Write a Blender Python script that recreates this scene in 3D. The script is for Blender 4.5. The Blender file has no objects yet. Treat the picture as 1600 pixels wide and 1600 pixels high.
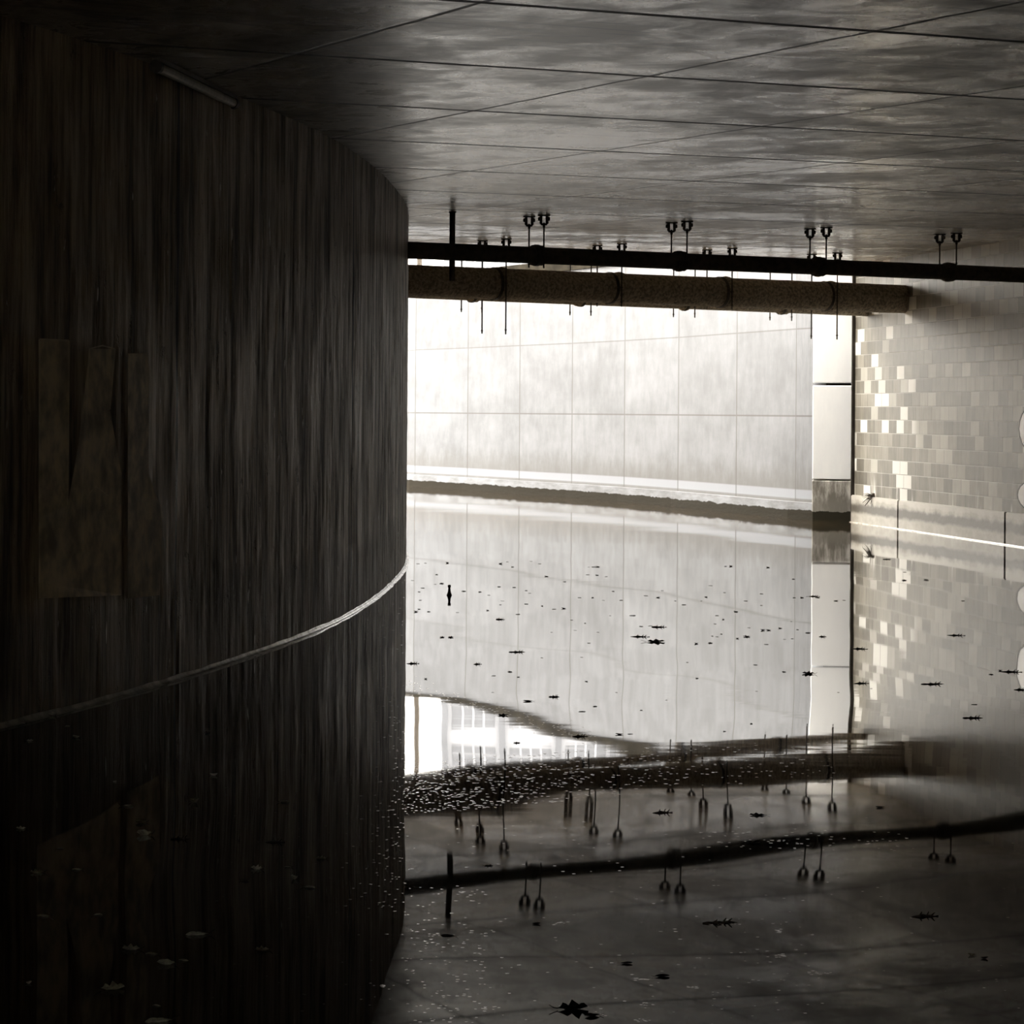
import bpy, bmesh, math, random
from mathutils import Vector, Matrix, noise

S = bpy.context.scene
COL = S.collection
R = math.radians

# ---------------------------------------------------------------- camera
CAM_H = 1.72          # eye height above the water
F = 4400.0            # focal length in pixels of a 1600 px frame
ROLL = 0.007
cam = bpy.data.cameras.new('camera')
cam.sensor_width = 36.0
cam.lens = 36.0 * F / 1600.0
cam.shift_y = -156.0 / 1600.0
cam.clip_end = 1000
camo = bpy.data.objects.new('camera', cam)
COL.objects.link(camo)
camo.matrix_world = Matrix.Translation((0, 0, CAM_H)) @ Matrix.Rotation(R(90), 4, 'X') @ Matrix.Rotation(ROLL, 4, 'Z')
S.camera = camo

# ---------------------------------------------------------------- sky light, sun, exposure
W = bpy.data.worlds.new('world'); S.world = W
W.use_nodes = True
bg = W.node_tree.nodes['Background']
bg.inputs['Color'].default_value = (1.0, 0.95, 0.86, 1)
bg.inputs['Strength'].default_value = 1.5
S.view_settings.view_transform = 'Standard'
S.view_settings.look = 'None'
S.view_settings.gamma = 1.0
S.view_settings.use_curve_mapping = False
S.view_settings.exposure = 3.05

# ---------------------------------------------------------------- places measured from the picture
def ray(px, py):
    x = px + (py - 644) * ROLL
    y = py - (px - 800) * ROLL
    return (x - 800) / F, (644 - y) / F
def on_water(px, py, z=0.0):
    u, v = ray(px, py); d = (CAM_H - z) / (-v)
    return Vector((u * d, d, z))
def at_depth(px, py, d):
    u, v = ray(px, py)
    return Vector((u * d, d, CAM_H + v * d))
def ceil_z(y): return 3.69 + 0.0095 * y

# ---------------------------------------------------------------- helpers
def tag(o, label=None, cat=None, group=None, kind=None):
    if label: o['label'] = label
    if cat: o['category'] = cat
    if group: o['group'] = group
    if kind: o['kind'] = kind
    return o
def obj(name, bm, mat, parent=None, smooth=False, recalc=True):
    if recalc: bmesh.ops.recalc_face_normals(bm, faces=bm.faces)
    me = bpy.data.meshes.new(name); bm.to_mesh(me); bm.free()
    me.materials.append(mat)
    if smooth:
        for p in me.polygons: p.use_smooth = True
    o = bpy.data.objects.new(name, me); COL.objects.link(o)
    if parent: o.parent = parent
    return o
def struct(name, bm, mat, **k):
    return tag(obj(name, bm, mat, **k), kind='structure')
def empty(name, loc=(0, 0, 0), rz=0, **k):
    o = bpy.data.objects.new(name, None); COL.objects.link(o)
    o.location = loc; o.rotation_euler = (0, 0, rz)
    return tag(o, **k)
def box(bm, c, s, m=None, bev=0.0):
    mat = Matrix.Translation(c) @ (m if m else Matrix()) @ Matrix.Diagonal((s[0], s[1], s[2], 1))
    r = bmesh.ops.create_cube(bm, size=1, matrix=mat)
    if bev:
        es = list({e for v in r['verts'] for e in v.link_edges})
        bmesh.ops.bevel(bm, geom=es, offset=bev, segments=2, affect='EDGES')
def tube(bm, pts, rad, n=16, caps=True, jit=0):
    """sweep; rad a number or list"""
    pts = [Vector(p) for p in pts]
    rings = []
    for i, p in enumerate(pts):
        a = pts[max(i - 1, 0)]; b = pts[min(i + 1, len(pts) - 1)]
        t = (b - a).normalized()
        up = Vector((0, 0, 1)) if abs(t.z) < 0.9 else Vector((1, 0, 0))
        s = t.cross(up).normalized(); w = s.cross(t)
        r = rad[i] if isinstance(rad, (list, tuple)) else rad
        ring = []
        for k in range(n):
            an = 2 * math.pi * k / n
            d = s * math.cos(an) + w * math.sin(an)
            rr = r * (1 + (jit * noise.noise(p * 3 + d) if jit else 0))
            ring.append(bm.verts.new(p + d * rr))
        rings.append(ring)
    for a, b in zip(rings, rings[1:]):
        for k in range(n):
            bm.faces.new((a[k], a[(k + 1) % n], b[(k + 1) % n], b[k]))
    if caps:
        bm.faces.new(rings[0][::-1]); bm.faces.new(rings[-1])
def copy_tree(o, parent=None):
    c = o.copy(); COL.objects.link(c); c.parent = parent
    for ch in [x for x in bpy.data.objects if x.parent == o]:
        copy_tree(ch, c)
    return c

class NT:
    """small node builder"""
    def __init__(s, name):
        s.m = bpy.data.materials.new(name); s.m.use_nodes = True
        s.t = s.m.node_tree; s.b = s.t.nodes['Principled BSDF']
    def put(s, sock, v):
        if isinstance(v, bpy.types.NodeSocket): s.t.links.new(v, sock)
        else:
            if isinstance(v, (tuple, list)) and len(v) == 3 and sock.type == 'RGBA': v = (*v, 1)
            sock.default_value = v
    def node(s, ty, outn=0, ins=None, **props):
        n = s.t.nodes.new(ty)
        for k, v in props.items(): setattr(n, k, v)
        for k, v in (ins or {}).items(): s.put(n.inputs[k], v)
        return n.outputs[outn]
    def math(s, op, a, b=0.0, c=0.0, clamp=False):
        n = s.t.nodes.new('ShaderNodeMath'); n.operation = op; n.use_clamp = clamp
        s.put(n.inputs[0], a); s.put(n.inputs[1], b); s.put(n.inputs[2], c)
        return n.outputs[0]
    def coord(s): return s.node('ShaderNodeTexCoord', 'Object')
    def uv(s): return s.node('ShaderNodeTexCoord', 'UV')
    def pos(s): return s.node('ShaderNodeNewGeometry', 'Position')
    def map(s, v, scale=(1, 1, 1), rot=(0, 0, 0), loc=(0, 0, 0)):
        return s.node('ShaderNodeMapping', 0, {'Vector': v, 'Location': loc, 'Rotation': rot, 'Scale': scale})
    def noise(s, v, scale=1.0, detail=4.0, rough=0.55, dist=0.0):
        return s.node('ShaderNodeTexNoise', 0, {'Vector': v, 'Scale': scale, 'Detail': detail, 'Roughness': rough, 'Distortion': dist})
    def ramp(s, v, lo, hi, a=0.0, b=1.0):
        n = s.t.nodes.new('ShaderNodeMapRange'); n.interpolation_type = 'SMOOTHSTEP'
        s.put(n.inputs['Value'], v); s.put(n.inputs['From Min'], lo); s.put(n.inputs['From Max'], hi)
        s.put(n.inputs['To Min'], a); s.put(n.inputs['To Max'], b)
        return n.outputs[0]
    def band(s, v, c, w, soft):
        """1 inside |v-c|<w, 0 outside w+soft"""
        d = s.math('ABSOLUTE', s.math('SUBTRACT', v, c))
        return s.ramp(d, w, w + soft, 1.0, 0.0)
    def mix(s, f, a, b, mode='MIX'):
        n = s.t.nodes.new('ShaderNodeMix'); n.data_type = 'RGBA'; n.blend_type = mode
        s.put(n.inputs[0], f); s.put(n.inputs[6], a); s.put(n.inputs[7], b)
        return n.outputs[2]
    def sep(s, v):
        n = s.t.nodes.new('ShaderNodeSeparateXYZ'); s.put(n.inputs[0], v); return n.outputs
    def comb(s, x, y, z=0.0):
        return s.node('ShaderNodeCombineXYZ', 0, {0: x, 1: y, 2: z})
    def bump(s, h, dist=1.0, strength=1.0):
        return s.node('ShaderNodeBump', 0, {'Height': h, 'Distance': dist, 'Strength': strength})
    def done(s, col=None, rough=None, normal=None, metal=None, ior=None, spec=None, coat=None):
        for k, v in (('Base Color', col), ('Roughness', rough), ('Normal', normal), ('Metallic', metal), ('IOR', ior),
                     ('Specular IOR Level', spec), ('Coat Weight', coat)):
            if v is not None: s.put(s.b.inputs[k], v)
        return s.m

def simple(name, col, rough=0.6, metal=0.0, nscale=20, amt=0.35, bump=0.0, spec=None):
    n = NT(name); c = n.coord()
    f = n.noise(c, nscale, 5)
    dark = tuple(x * (1 - amt) for x in col); lite = tuple(min(1, x * (1 + amt)) for x in col)
    k = n.ramp(f, 0.3, 0.7)
    nm = n.bump(f, bump) if bump else None
    return n.done(n.mix(k, dark, lite), rough, nm, metal, spec=spec)

# ---------------------------------------------------------------- materials
def mat_water():
    n = NT('water'); p = n.pos(); xyz = n.sep(p)
    swell = n.noise(n.map(p, (0.42, 0.30, 1), loc=(5.3, 2.6, 0)), 1.0, 1.0, 0.4)
    mid = n.noise(n.map(p, (1.1, 2.2, 1), (0, 0, 0.15)), 1.0, 2.0, 0.5)
    fine = n.noise(n.map(p, (4.0, 9.0, 1)), 1.0, 3.0, 0.6)
    patch = n.ramp(n.noise(n.map(p, (0.15, 0.22, 1), loc=(3, 1, 0)), 1.0, 2), 0.52, 0.72)
    near = n.ramp(xyz[1], 14.0, 24.0, 1.0, 0.35)
    far = n.ramp(xyz[1], 34.0, 44.0, 0.0, 1.0)
    h = n.math('MULTIPLY', n.math('MULTIPLY', swell, 0.016), near)
    h = n.math('ADD', h, n.math('MULTIPLY', mid, n.math('MULTIPLY_ADD', patch, 0.0005, 0.0001)))
    h = n.math('ADD', h, n.math('MULTIPLY', fine, n.math('MULTIPLY_ADD', far, 0.00035, 0.00001)))
    return n.done((0.028, 0.020, 0.011), 0.02, n.bump(h, 1.0), 0.0, 1.33)

def mat_ceiling():
    n = NT('soffit_concrete'); p = n.pos()
    q = n.map(p, rot=(0, 0, R(-26)))        # x' along the pours, y' across them
    s = n.sep(q)
    streak = n.noise(n.map(q, (2.4, 1.9, 1)), 1.0, 9, 0.68, 0.5)
    blot = n.noise(n.map(q, (0.5, 0.5, 1), loc=(4, 2, 0)), 1.0, 4, 0.55, 0.8)
    fine = n.noise(n.map(q, (9, 16, 5)), 1.0, 4, 0.7)
    # sheet joints
    wob = n.math('MULTIPLY', n.math('SUBTRACT', n.noise(q, 1.5, 3), 0.5), 0.05)
    def lines(c, off, sp, w):
        f = n.math('FRACT', n.math('DIVIDE', n.math('ADD', n.math('SUBTRACT', c, off), wob), sp))
        return n.band(f, 0.5, w / sp, w * 0.8 / sp)
    j1 = lines(s[1], 15.7 - 1.3, 2.6, 0.030)
    j1b = n.math('MULTIPLY', lines(s[1], 15.7, 2.6, 0.018), 0.35)
    j2 = n.math('MULTIPLY', lines(s[0], 8.6 - 1.2, 2.4, 0.014), 0.85)
    j = n.math('MAXIMUM', j1, n.math('MAXIMUM', j1b, j2))
    # dried tide lines of old leaks
    ring = n.noise(n.map(q, (0.32, 0.8, 1), loc=(1.3, 7.7, 0)), 1.0, 3, 0.45, 0.5)
    rl = n.math('MULTIPLY', n.band(ring, 0.57, 0.003, 0.008), 0.6)
    specks = n.ramp(n.noise(n.map(q, (16, 10, 3)), 1.0, 4, 0.7), 0.655, 0.70)
    tone = n.math('ADD', n.math('MULTIPLY', streak, 0.6), n.math('MULTIPLY', blot, 0.5))
    c = n.mix(n.ramp(tone, 0.42, 0.68), (0.24, 0.205, 0.15), (0.86, 0.80, 0.68))
    c = n.mix(n.math('MAXIMUM', n.math('MAXIMUM', j, rl), n.math('MULTIPLY', specks, 0.8)), c, (0.03, 0.025, 0.018))
    # four lighter sheet tones
    h = n.math('ADD', n.math('MULTIPLY', fine, 0.0012), n.math('MULTIPLY', streak, 0.004))
    h = n.math('SUBTRACT', h, n.math('MULTIPLY', j, 0.004))
    ro = n.ramp(tone, 0.42, 0.68, 0.42, 0.18)
    ro = n.math('MAXIMUM', ro, n.math('MULTIPLY', n.math('MAXIMUM', n.math('MULTIPLY', j, 0.75), n.math('MULTIPLY', rl, 0.35)), 0.9))
    return n.done(c, ro, n.bump(h, 1.0, 0.6), ior=1.55, spec=0.8)

def mat_left():
    n = NT('ribbed_wall_concrete'); u = n.uv(); s = n.sep(u)
    v1 = n.noise(n.map(u, (16, 0.8, 1)), 1.0, 7, 0.72)
    v2 = n.noise(n.map(u, (3.6, 0.45, 1)), 1.0, 6, 0.7)
    chips = n.ramp(n.noise(n.map(u, (11, 3.2, 1), loc=(9, 3, 0)), 1.0, 3, 0.6), 0.68, 0.72)
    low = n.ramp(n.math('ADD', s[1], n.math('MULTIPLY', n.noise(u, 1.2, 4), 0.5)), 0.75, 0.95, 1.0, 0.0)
    t = n.math('ADD', n.math('MULTIPLY', v1, 0.4), n.math('MULTIPLY', v2, 0.6))
    c = n.mix(n.ramp(t, 0.38, 0.63), (0.05, 0.033, 0.015), (0.54, 0.40, 0.24))
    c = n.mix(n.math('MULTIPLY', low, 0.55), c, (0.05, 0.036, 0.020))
    pits = n.ramp(n.noise(n.map(u, (5, 3.0, 1), loc=(1, 8, 0)), 1.0, 5, 0.75), 0.60, 0.70)
    c = n.mix(n.math('MULTIPLY', pits, 0.75), c, (0.02, 0.013, 0.006))
    c = n.mix(chips, c, (0.80, 0.74, 0.62))
    jf = n.math('FRACT', n.math('DIVIDE', s[0], 6.0))
    c = n.mix(n.band(jf, 0.3, 0.003, 0.002), c, (0.012, 0.009, 0.006))
    h = n.math('ADD', n.math('MULTIPLY', v1, 0.018), n.math('MULTIPLY', v2, 0.035))
    h = n.math('SUBTRACT', h, n.math('MULTIPLY', pits, 0.008))
    return n.done(c, n.ramp(t, 0.38, 0.65, 0.65, 0.34), n.bump(h, 1.0, 0.8), ior=1.5)

def mat_right():
    n = NT('blockwork'); u = n.uv(); s = n.sep(u)
    br = n.t.nodes.new('ShaderNodeTexBrick')
    n.put(br.inputs['Vector'], u)
    br.offset = 0.5; br.squash = 1.0
    for k, v in (('Color1', (0.0, 0.0, 0.0, 1)), ('Color2', (1, 1, 1, 1)), ('Mortar', (0.5, 0.5, 0.5, 1)), ('Scale', 1.0),
                 ('Mortar Size', 0.007), ('Mortar Smooth', 0.3), ('Bias', 0.0), ('Brick Width', 0.4), ('Row Height', 0.205)):
        n.put(br.inputs[k], v)
    rnd = n.sep(br.outputs[0])[0]
    rf = n.math('FRACT', n.math('DIVIDE', s[1], 0.205))
    bed = n.math('MAXIMUM', n.ramp(rf, 0.0, 0.045, 1.0, 0.0), n.ramp(rf, 0.955, 1.0, 0.0, 1.0))
    perp = n.math('MULTIPLY', br.outputs[1], n.math('SUBTRACT', 1.0, bed))
    pat = n.noise(n.map(u, (0.25, 0.7, 1)), 1.0, 3)
    grain = n.noise(n.map(u, (8, 2.0, 1)), 1.0, 6, 0.7)
    # odd pale replacement blocks, mostly in the last bay before the opening
    pale = n.math('MULTIPLY', n.ramp(rnd, 0.72, 0.9), n.ramp(s[0], 3.2, 3.6, 0.95, 0.18))
    v = n.math('ADD', n.math('MULTIPLY', rnd, 0.30), n.math('ADD', n.math('MULTIPLY', grain, 0.35), n.math('MULTIPLY', pat, 0.35)))
    c = n.mix(n.ramp(v, 0.28, 0.75), (0.075, 0.067, 0.05), (0.30, 0.28, 0.235))
    c = n.mix(pale, c, (0.66, 0.65, 0.62))
    c = n.mix(n.math('MULTIPLY', bed, n.ramp(pat, 0.35, 0.6, 0.25, 0.8)), c, (0.62, 0.6, 0.56))
    c = n.mix(n.math('MULTIPLY', perp, 0.95), c, (0.02, 0.017, 0.012))
    # limestone runs low down
    run = n.noise(n.map(u, (3.0, 0.35, 1), loc=(2, 5, 0)), 1.0, 4, 0.7)
    lowf = n.ramp(s[1], 0.35, 0.95, 1.0, 0.0)
    c = n.mix(n.math('MULTIPLY', n.ramp(run, 0.55, 0.66), lowf), c, (0.7, 0.68, 0.64))
    h = n.math('ADD', n.math('MULTIPLY', grain, 0.002), n.math('MULTIPLY', br.outputs[1], -0.005))
    return n.done(c, 0.5, n.bump(h, 1.0, 0.7), ior=1.5)

def mat_plinth():
    n = NT('plinth_render'); u = n.uv(); s = n.sep(u)
    g = n.noise(n.map(u, (2.5, 3.5, 1)), 1.0, 6, 0.65)
    z = n.math('ADD', s[1], n.math('MULTIPLY', n.math('SUBTRACT', g, 0.5), 0.16))
    c = n.mix(n.ramp(g, 0.3, 0.7), (0.32, 0.30, 0.26), (0.48, 0.46, 0.42))
    c = n.mix(n.math('MULTIPLY', n.band(z, 0.235, 0.035, 0.07), 0.85), c, (0.035, 0.029, 0.02))
    c = n.mix(n.math('MULTIPLY', n.band(z, 0.40, 0.02, 0.04), 0.5), c, (0.6, 0.58, 0.54))
    return n.done(c, 0.4, n.bump(n.math('MULTIPLY', g, 0.006), 1.0), ior=1.5)

def mat_far():
    n = NT('retaining_wall_concrete'); u = n.uv(); s = n.sep(u)   # u counts panels, v metres
    uf = n.math('FRACT', s[0])
    vj = n.math('MAXIMUM', n.ramp(uf, 0.0, 0.02, 1.0, 0.0), n.ramp(uf, 0.985, 1.0, 0.0, 1.0))
    hj = n.math('MAXIMUM', n.band(s[1], 1.69, 0.009, 0.010), n.math('MULTIPLY', n.band(s[1], 3.13, 0.007, 0.010), 0.8))
    g = n.noise(n.map(u, (9, 1.6, 1)), 1.0, 7, 0.65)
    blot = n.noise(n.map(u, (1.8, 1.5, 1), loc=(0, 3, 0)), 1.0, 5, 0.6)
    wn = n.node('ShaderNodeTexWhiteNoise', 0, {'Vector': n.comb(n.math('FLOOR', s[0]), n.math('FLOOR', n.math('DIVIDE', n.math('SUBTRACT', s[1], 0.25), 1.44)))})
    v = n.math('ADD', n.math('MULTIPLY', g, 0.45), n.math('ADD', n.math('MULTIPLY', blot, 0.45), n.math('MULTIPLY', wn, 0.10)))
    c = n.mix(n.ramp(v, 0.3, 0.72), (0.095, 0.098, 0.107), (0.165, 0.171, 0.188))
    # damp foot above the ledge
    zz = n.math('ADD', s[1], n.math('MULTIPLY', n.math('SUBTRACT', g, 0.5), 0.5))
    c = n.mix(n.math('MULTIPLY', n.ramp(zz, 0.42, 1.05, 1.0, 0.0), 0.62), c, (0.075, 0.07, 0.065))
    c = n.mix(n.band(s[1], 0.40, 0.06, 0.03), c, (0.19, 0.2, 0.225))
    c = n.mix(n.math('MULTIPLY', n.math('MAXIMUM', vj, hj), 0.75), c, (0.05, 0.048, 0.045))
    return n.done(c, 0.7, n.bump(n.math('MULTIPLY', g, 0.004), 1.0))
def mat_ledge():
    n = NT('ledge_concrete'); p = n.pos(); s = n.sep(p)
    g = n.noise(n.map(p, (1.5, 1.5, 6)), 1.0, 5, 0.65)
    e = n.noise(n.map(p, (5, 1.6, 0.1)), 1.0, 5, 0.7)
    c = n.mix(n.ramp(g, 0.3, 0.7), (0.11, 0.112, 0.12), (0.19, 0.2, 0.22))
    alg = n.ramp(n.math('ADD', s[2], n.math('MULTIPLY', n.math('SUBTRACT', e, 0.5), 0.13)), 0.14, 0.155, 1.0, 0.0)
    c = n.mix(alg, c, (0.02, 0.017, 0.012))
    return n.done(c, 0.7, n.bump(n.math('MULTIPLY', g, 0.01), 1.0), spec=n.math('MULTIPLY_ADD', alg, -0.45, 0.5))
def mat_pier():
    n = NT('pier_glare_white'); p = n.pos(); s = n.sep(p)
    g = n.noise(n.map(p, (4, 4, 1.2)), 1.0, 6, 0.65)
    e = n.noise(n.map(p, (6, 1.6, 0.1)), 1.0, 5, 0.7)
    c = n.mix(n.ramp(g, 0.3, 0.7), (0.88, 0.90, 0.94), (0.93, 0.95, 0.98))  # blown-out brightness of the face put into this near-white colour
    lowm = n.ramp(s[2], 0.655, 0.67, 1.0, 0.0)
    dirty = n.mix(n.ramp(g, 0.40, 0.62), (0.16, 0.15, 0.13), (0.62, 0.6, 0.57))
    c = n.mix(lowm, c, dirty)
    c = n.mix(n.math('MULTIPLY', n.ramp(s[2], 0.25, 0.42, 1.0, 0.0), 0.7), c, (0.2, 0.19, 0.17))
    alg = n.ramp(n.math('ADD', s[2], n.math('MULTIPLY', n.math('SUBTRACT', e, 0.5), 0.12)), 0.15, 0.165, 1.0, 0.0)
    c = n.mix(alg, c, (0.03, 0.027, 0.02))
    return n.done(c, 0.6, spec=n.math('MULTIPLY_ADD', alg, -0.45, 0.5))
M = dict(
    water=mat_water(), ceiling=mat_ceiling(), left=mat_left(), right=mat_right(), plinth=mat_plinth(), far=mat_far(),
    ledge=mat_ledge(), pier=mat_pier(),
    pipe_thin=simple('black_iron', (0.06, 0.047, 0.032), 0.75, 0, 14, 0.5, 0.01),
    pipe_fat=simple('rusty_cast_iron', (0.30, 0.25, 0.185), 0.7, 0, 26, 0.55, 0.01),
    steel=simple('rusty_steel', (0.05, 0.04, 0.03), 0.6, 0.3, 40, 0.4),
    steel_pale=simple('galvanised_steel', (0.16, 0.14, 0.11), 0.55, 0.3, 40, 0.3),
    dark_edge=simple('bitumen_joint', (0.03, 0.024, 0.018), 0.7, 0, 9, 0.4),
    wet=simple('waterline_glint', (0.55, 0.51, 0.45), 0.16, 0, 8, 0.35, 0.004),  # pale and glossy to carry the bright sky glint along the waterline
    wetdark=simple('wet_dark_mortar', (0.12, 0.10, 0.075), 0.14, 0, 8, 0.35, 0.004),
    leaf=simple('lit_leaf', (0.84, 0.76, 0.62), 0.35, 0, 60, 0.3),  # leaves caught by the far light, that brightness put into the colour
    leafdark=simple('backlit_leaf', (0.05, 0.04, 0.026), 0.5, 0, 60, 0.4),  # same leaves seen against the light, their backlit dark put into the colour
    bark=simple('wet_bark', (0.045, 0.034, 0.022), 0.5, 0, 60, 0.4),
    bubble=simple('bubble_film', (0.96, 0.96, 0.96), 0.05, 1.0, 5, 0.01),
    glass=simple('dark_bottle_glass', (0.03, 0.026, 0.016), 0.15, 0, 5, 0.1),
    white=simple('white_paint', (0.93, 0.93, 0.93), 0.38, 0, 10, 0.05),
    black=simple('black_paint', (0.025, 0.022, 0.018), 0.6, 0, 10, 0.1),
    faded=simple('faded_paint', (0.62, 0.49, 0.32), 0.5, 0, 6, 0.45),
    fadedline=simple('faded_outline_paint', (0.72, 0.6, 0.42), 0.6, 0, 6, 0.35),
    tube=simple('dusty_diffuser', (0.46, 0.40, 0.28), 0.5, 0, 12, 0.2),
    soil=simple('bank_gravel', (0.30, 0.28, 0.25), 0.9, 0, 2, 0.3),
    coping=simple('dark_coping', (0.02, 0.017, 0.012), 0.9, 0, 3, 0.4, 0, 0.05),
    tower=simple('pale_facade', (0.30, 0.31, 0.34), 0.6, 0, 0.4, 0.05),
    pane=simple('window_glass', (0.10, 0.105, 0.12), 0.15, 0, 1, 0.1),
)

# ---------------------------------------------------------------- large structure
# bridge deck: its underside is the ceiling, rising gently away from the camera
EDGE = [(-26, 26.0), (5.46, 45.0), (26, 57.3)]
def make_deck():
    bm = bmesh.new()
    ys = [-25, 0, 12, 24]
    pts = [(-26, -25), (26, -25), (26, 57.3), (5.46, 45.0), (-26, 26.0)]
    lo = [bm.verts.new((x, y, ceil_z(y))) for x, y in pts]
    hi = [bm.verts.new((x, y, ceil_z(y) + 1.1)) for x, y in pts]
    bm.faces.new(lo[::-1]); bm.faces.new(hi)
    for i in range(5):
        j = (i + 1) % 5; bm.faces.new((lo[i], lo[j], hi[j], hi[i]))
    return struct('ceiling', bm, M['ceiling'])
make_deck()

bm = bmesh.new()
vs = [bm.verts.new(p) for p in ((-60, -25, 0), (60, -25, 0), (60, 140, 0), (-60, 140, 0))]
bm.faces.new(vs)
tag(obj('river_water', bm, M['water']), 'still dark water covering the channel under the bridge', 'water', kind='stuff')

def catmull(P, step):
    out = []
    P = [Vector((*p, 0)) for p in P]
    P = [P[0] * 2 - P[1]] + P + [P[-1] * 2 - P[-2]]
    for i in range(1, len(P) - 2):
        a, b, c, d = P[i - 1:i + 3]
        n = max(2, int((c - b).length / step))
        for k in range(n):
            t = k / n
            out.append(0.5 * ((2 * b) + (c - a) * t + (2 * a - 5 * b + 4 * c - d) * t * t + (3 * b - a - 3 * c + d) * t ** 3))
    out.append(P[-2])
    return out
LW = [(-13, -24), (-11.5, -8), (-8.6, 2), (-5.6, 8), (-3.9, 11.6), (-2.75, 15.2), (-2.09, 18.2), (-1.52, 22.0), (-1.27, 25.4),
      (-1.18, 28.8), (-1.185, 31.5), (-1.31, 34.5), (-1.62, 38), (-2.1, 41.5), (-3.0, 46), (-4.6, 52), (-8, 60)]
lw_path = catmull(LW, 0.2)
def resample(path, step):
    out = [path[0]]; acc = 0.0; s = [0.0]; tot = 0.0
    for a, b in zip(path, path[1:]):
        L = (b - a).length; pos = step - acc
        while pos <= L:
            out.append(a.lerp(b, pos / L)); s.append(tot + pos); pos += step
        acc = L - (pos - step); tot += L
    return out, s
def wall_len_at(y):
    tot = 0
    for a, b in zip(lw_path, lw_path[1:]):
        if b.y > y: return tot + (b - a).length * (y - a.y) / (b.y - a.y)
        tot += (b - a).length
    return tot
def left_point(s):
    """path point and outward (channel side) normal at arc length s"""
    tot = 0
    for a, b in zip(lw_path, lw_path[1:]):
        L = (b - a).length
        if tot + L >= s:
            t = (b - a) / L
            return a + t * (s - tot), Vector((t.y, -t.x, 0))
        tot += L
    return lw_path[-1], Vector((1, 0, 0))

def grid_wall(path, ss, z0f, z1f, nz, thick, disp, outside):
    """ribbon wall with a displaced front, plain back; uv = (arc length, height)"""
    bm = bmesh.new(); uvl = bm.loops.layers.uv.new('uv')
    cols = []; back = []
    for i, p in enumerate(path):
        a = path[max(i - 1, 0)]; b = path[min(i + 1, len(path) - 1)]
        t = (b - a).normalized(); nrm = Vector((t.y, -t.x, 0)) * outside
        z0 = z0f(p); z1 = z1f(p)
        col = []
        for k in range(nz + 1):
            z = z0 + (z1 - z0) * k / nz
            d = disp(ss[i], z) if disp else 0
            col.append(bm.verts.new((p.x + nrm.x * d, p.y + nrm.y * d, z)))
        cols.append(col)
        q = p - nrm * thick
        back.append((bm.verts.new((q.x, q.y, z0)), bm.verts.new((q.x, q.y, z1))))
    for i in range(len(path) - 1):
        for k in range(nz):
            f = bm.faces.new((cols[i][k], cols[i + 1][k], cols[i + 1][k + 1], cols[i][k + 1]))
            for l, (s_, v_) in zip(f.loops, ((ss[i], cols[i][k]), (ss[i + 1], cols[i + 1][k]), (ss[i + 1], cols[i + 1][k + 1]), (ss[i], cols[i][k + 1]))):
                l[uvl].uv = (s_, v_.co.z)
        bm.faces.new((back[i][0], back[i][1], back[i + 1][1], back[i + 1][0]))
        bm.faces.new([cols[i][nz], cols[i + 1][nz], back[i + 1][1], back[i][1]])
    for i in (0, len(path) - 1):
        bm.faces.new([v for v in cols[i]] + [back[i][1], back[i][0]])
    return bm

def left_disp(s, z):
    a = noise.noise(Vector((s * 11.0, z * 0.9, 0))) * 0.006 + noise.noise(Vector((s * 19, z * 3.5, 4))) * 0.006
    return a
def near_deck(p, extra=0.0): return ceil_z(p.y) + 0.03 if p.y < 41 else 4.6
pts, ss = resample([p for p in lw_path if p.y >= 9], 0.055)
s0 = wall_len_at(pts[0].y)
ss = [s + s0 for s in ss]
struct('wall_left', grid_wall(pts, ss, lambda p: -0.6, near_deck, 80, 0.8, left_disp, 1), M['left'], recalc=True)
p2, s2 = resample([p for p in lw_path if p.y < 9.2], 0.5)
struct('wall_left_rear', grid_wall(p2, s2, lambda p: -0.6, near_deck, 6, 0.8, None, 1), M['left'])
# thin lip added for the sky's glint where the left wall meets the water
def lip(name, path, r, mat, jit=0.0, side=1, off=0.0):
    bm = bmesh.new(); prev = None; n = 7
    for i, p in enumerate(path):
        a = path[max(i - 1, 0)]; b = path[min(i + 1, len(path) - 1)]
        t = (b - a).normalized(); nrm = Vector((t.y, -t.x, 0)) * side
        rr = r * (1 + jit * noise.noise(Vector((p.y * 2.3, p.x, 1))))
        row = []
        for k in range(n):
            an = math.pi / 2 * k / (n - 1)
            # concave fillet: steep at the wall, flat on the water
            d = off + rr * (1 - math.sin(an)); z = rr * 0.8 * (1 - math.cos(an)) + 0.001
            q = p + nrm * d
            row.append(bm.verts.new((q.x, q.y, z)))
        q = p - nrm * 0.05; row.append(bm.verts.new((q.x, q.y, row[-1].co.z)))
        q = p - nrm * 0.05; row.append(bm.verts.new((q.x, q.y, -0.05)))
        q = p + nrm * (off + rr); row.append(bm.verts.new((q.x, q.y, -0.05)))
        if prev:
            m = len(row)
            for k in range(m): bm.faces.new((prev[k], row[k], row[(k + 1) % m], prev[(k + 1) % m]))
        prev = row
    return struct(name, bm, mat, smooth=True)
lpts, _ = resample([p for p in lw_path if 9 <= p.y <= 41], 0.12)
lip('trim_1', lpts, 0.032, M['wet'], 0.35, 1, 0.006)

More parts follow.
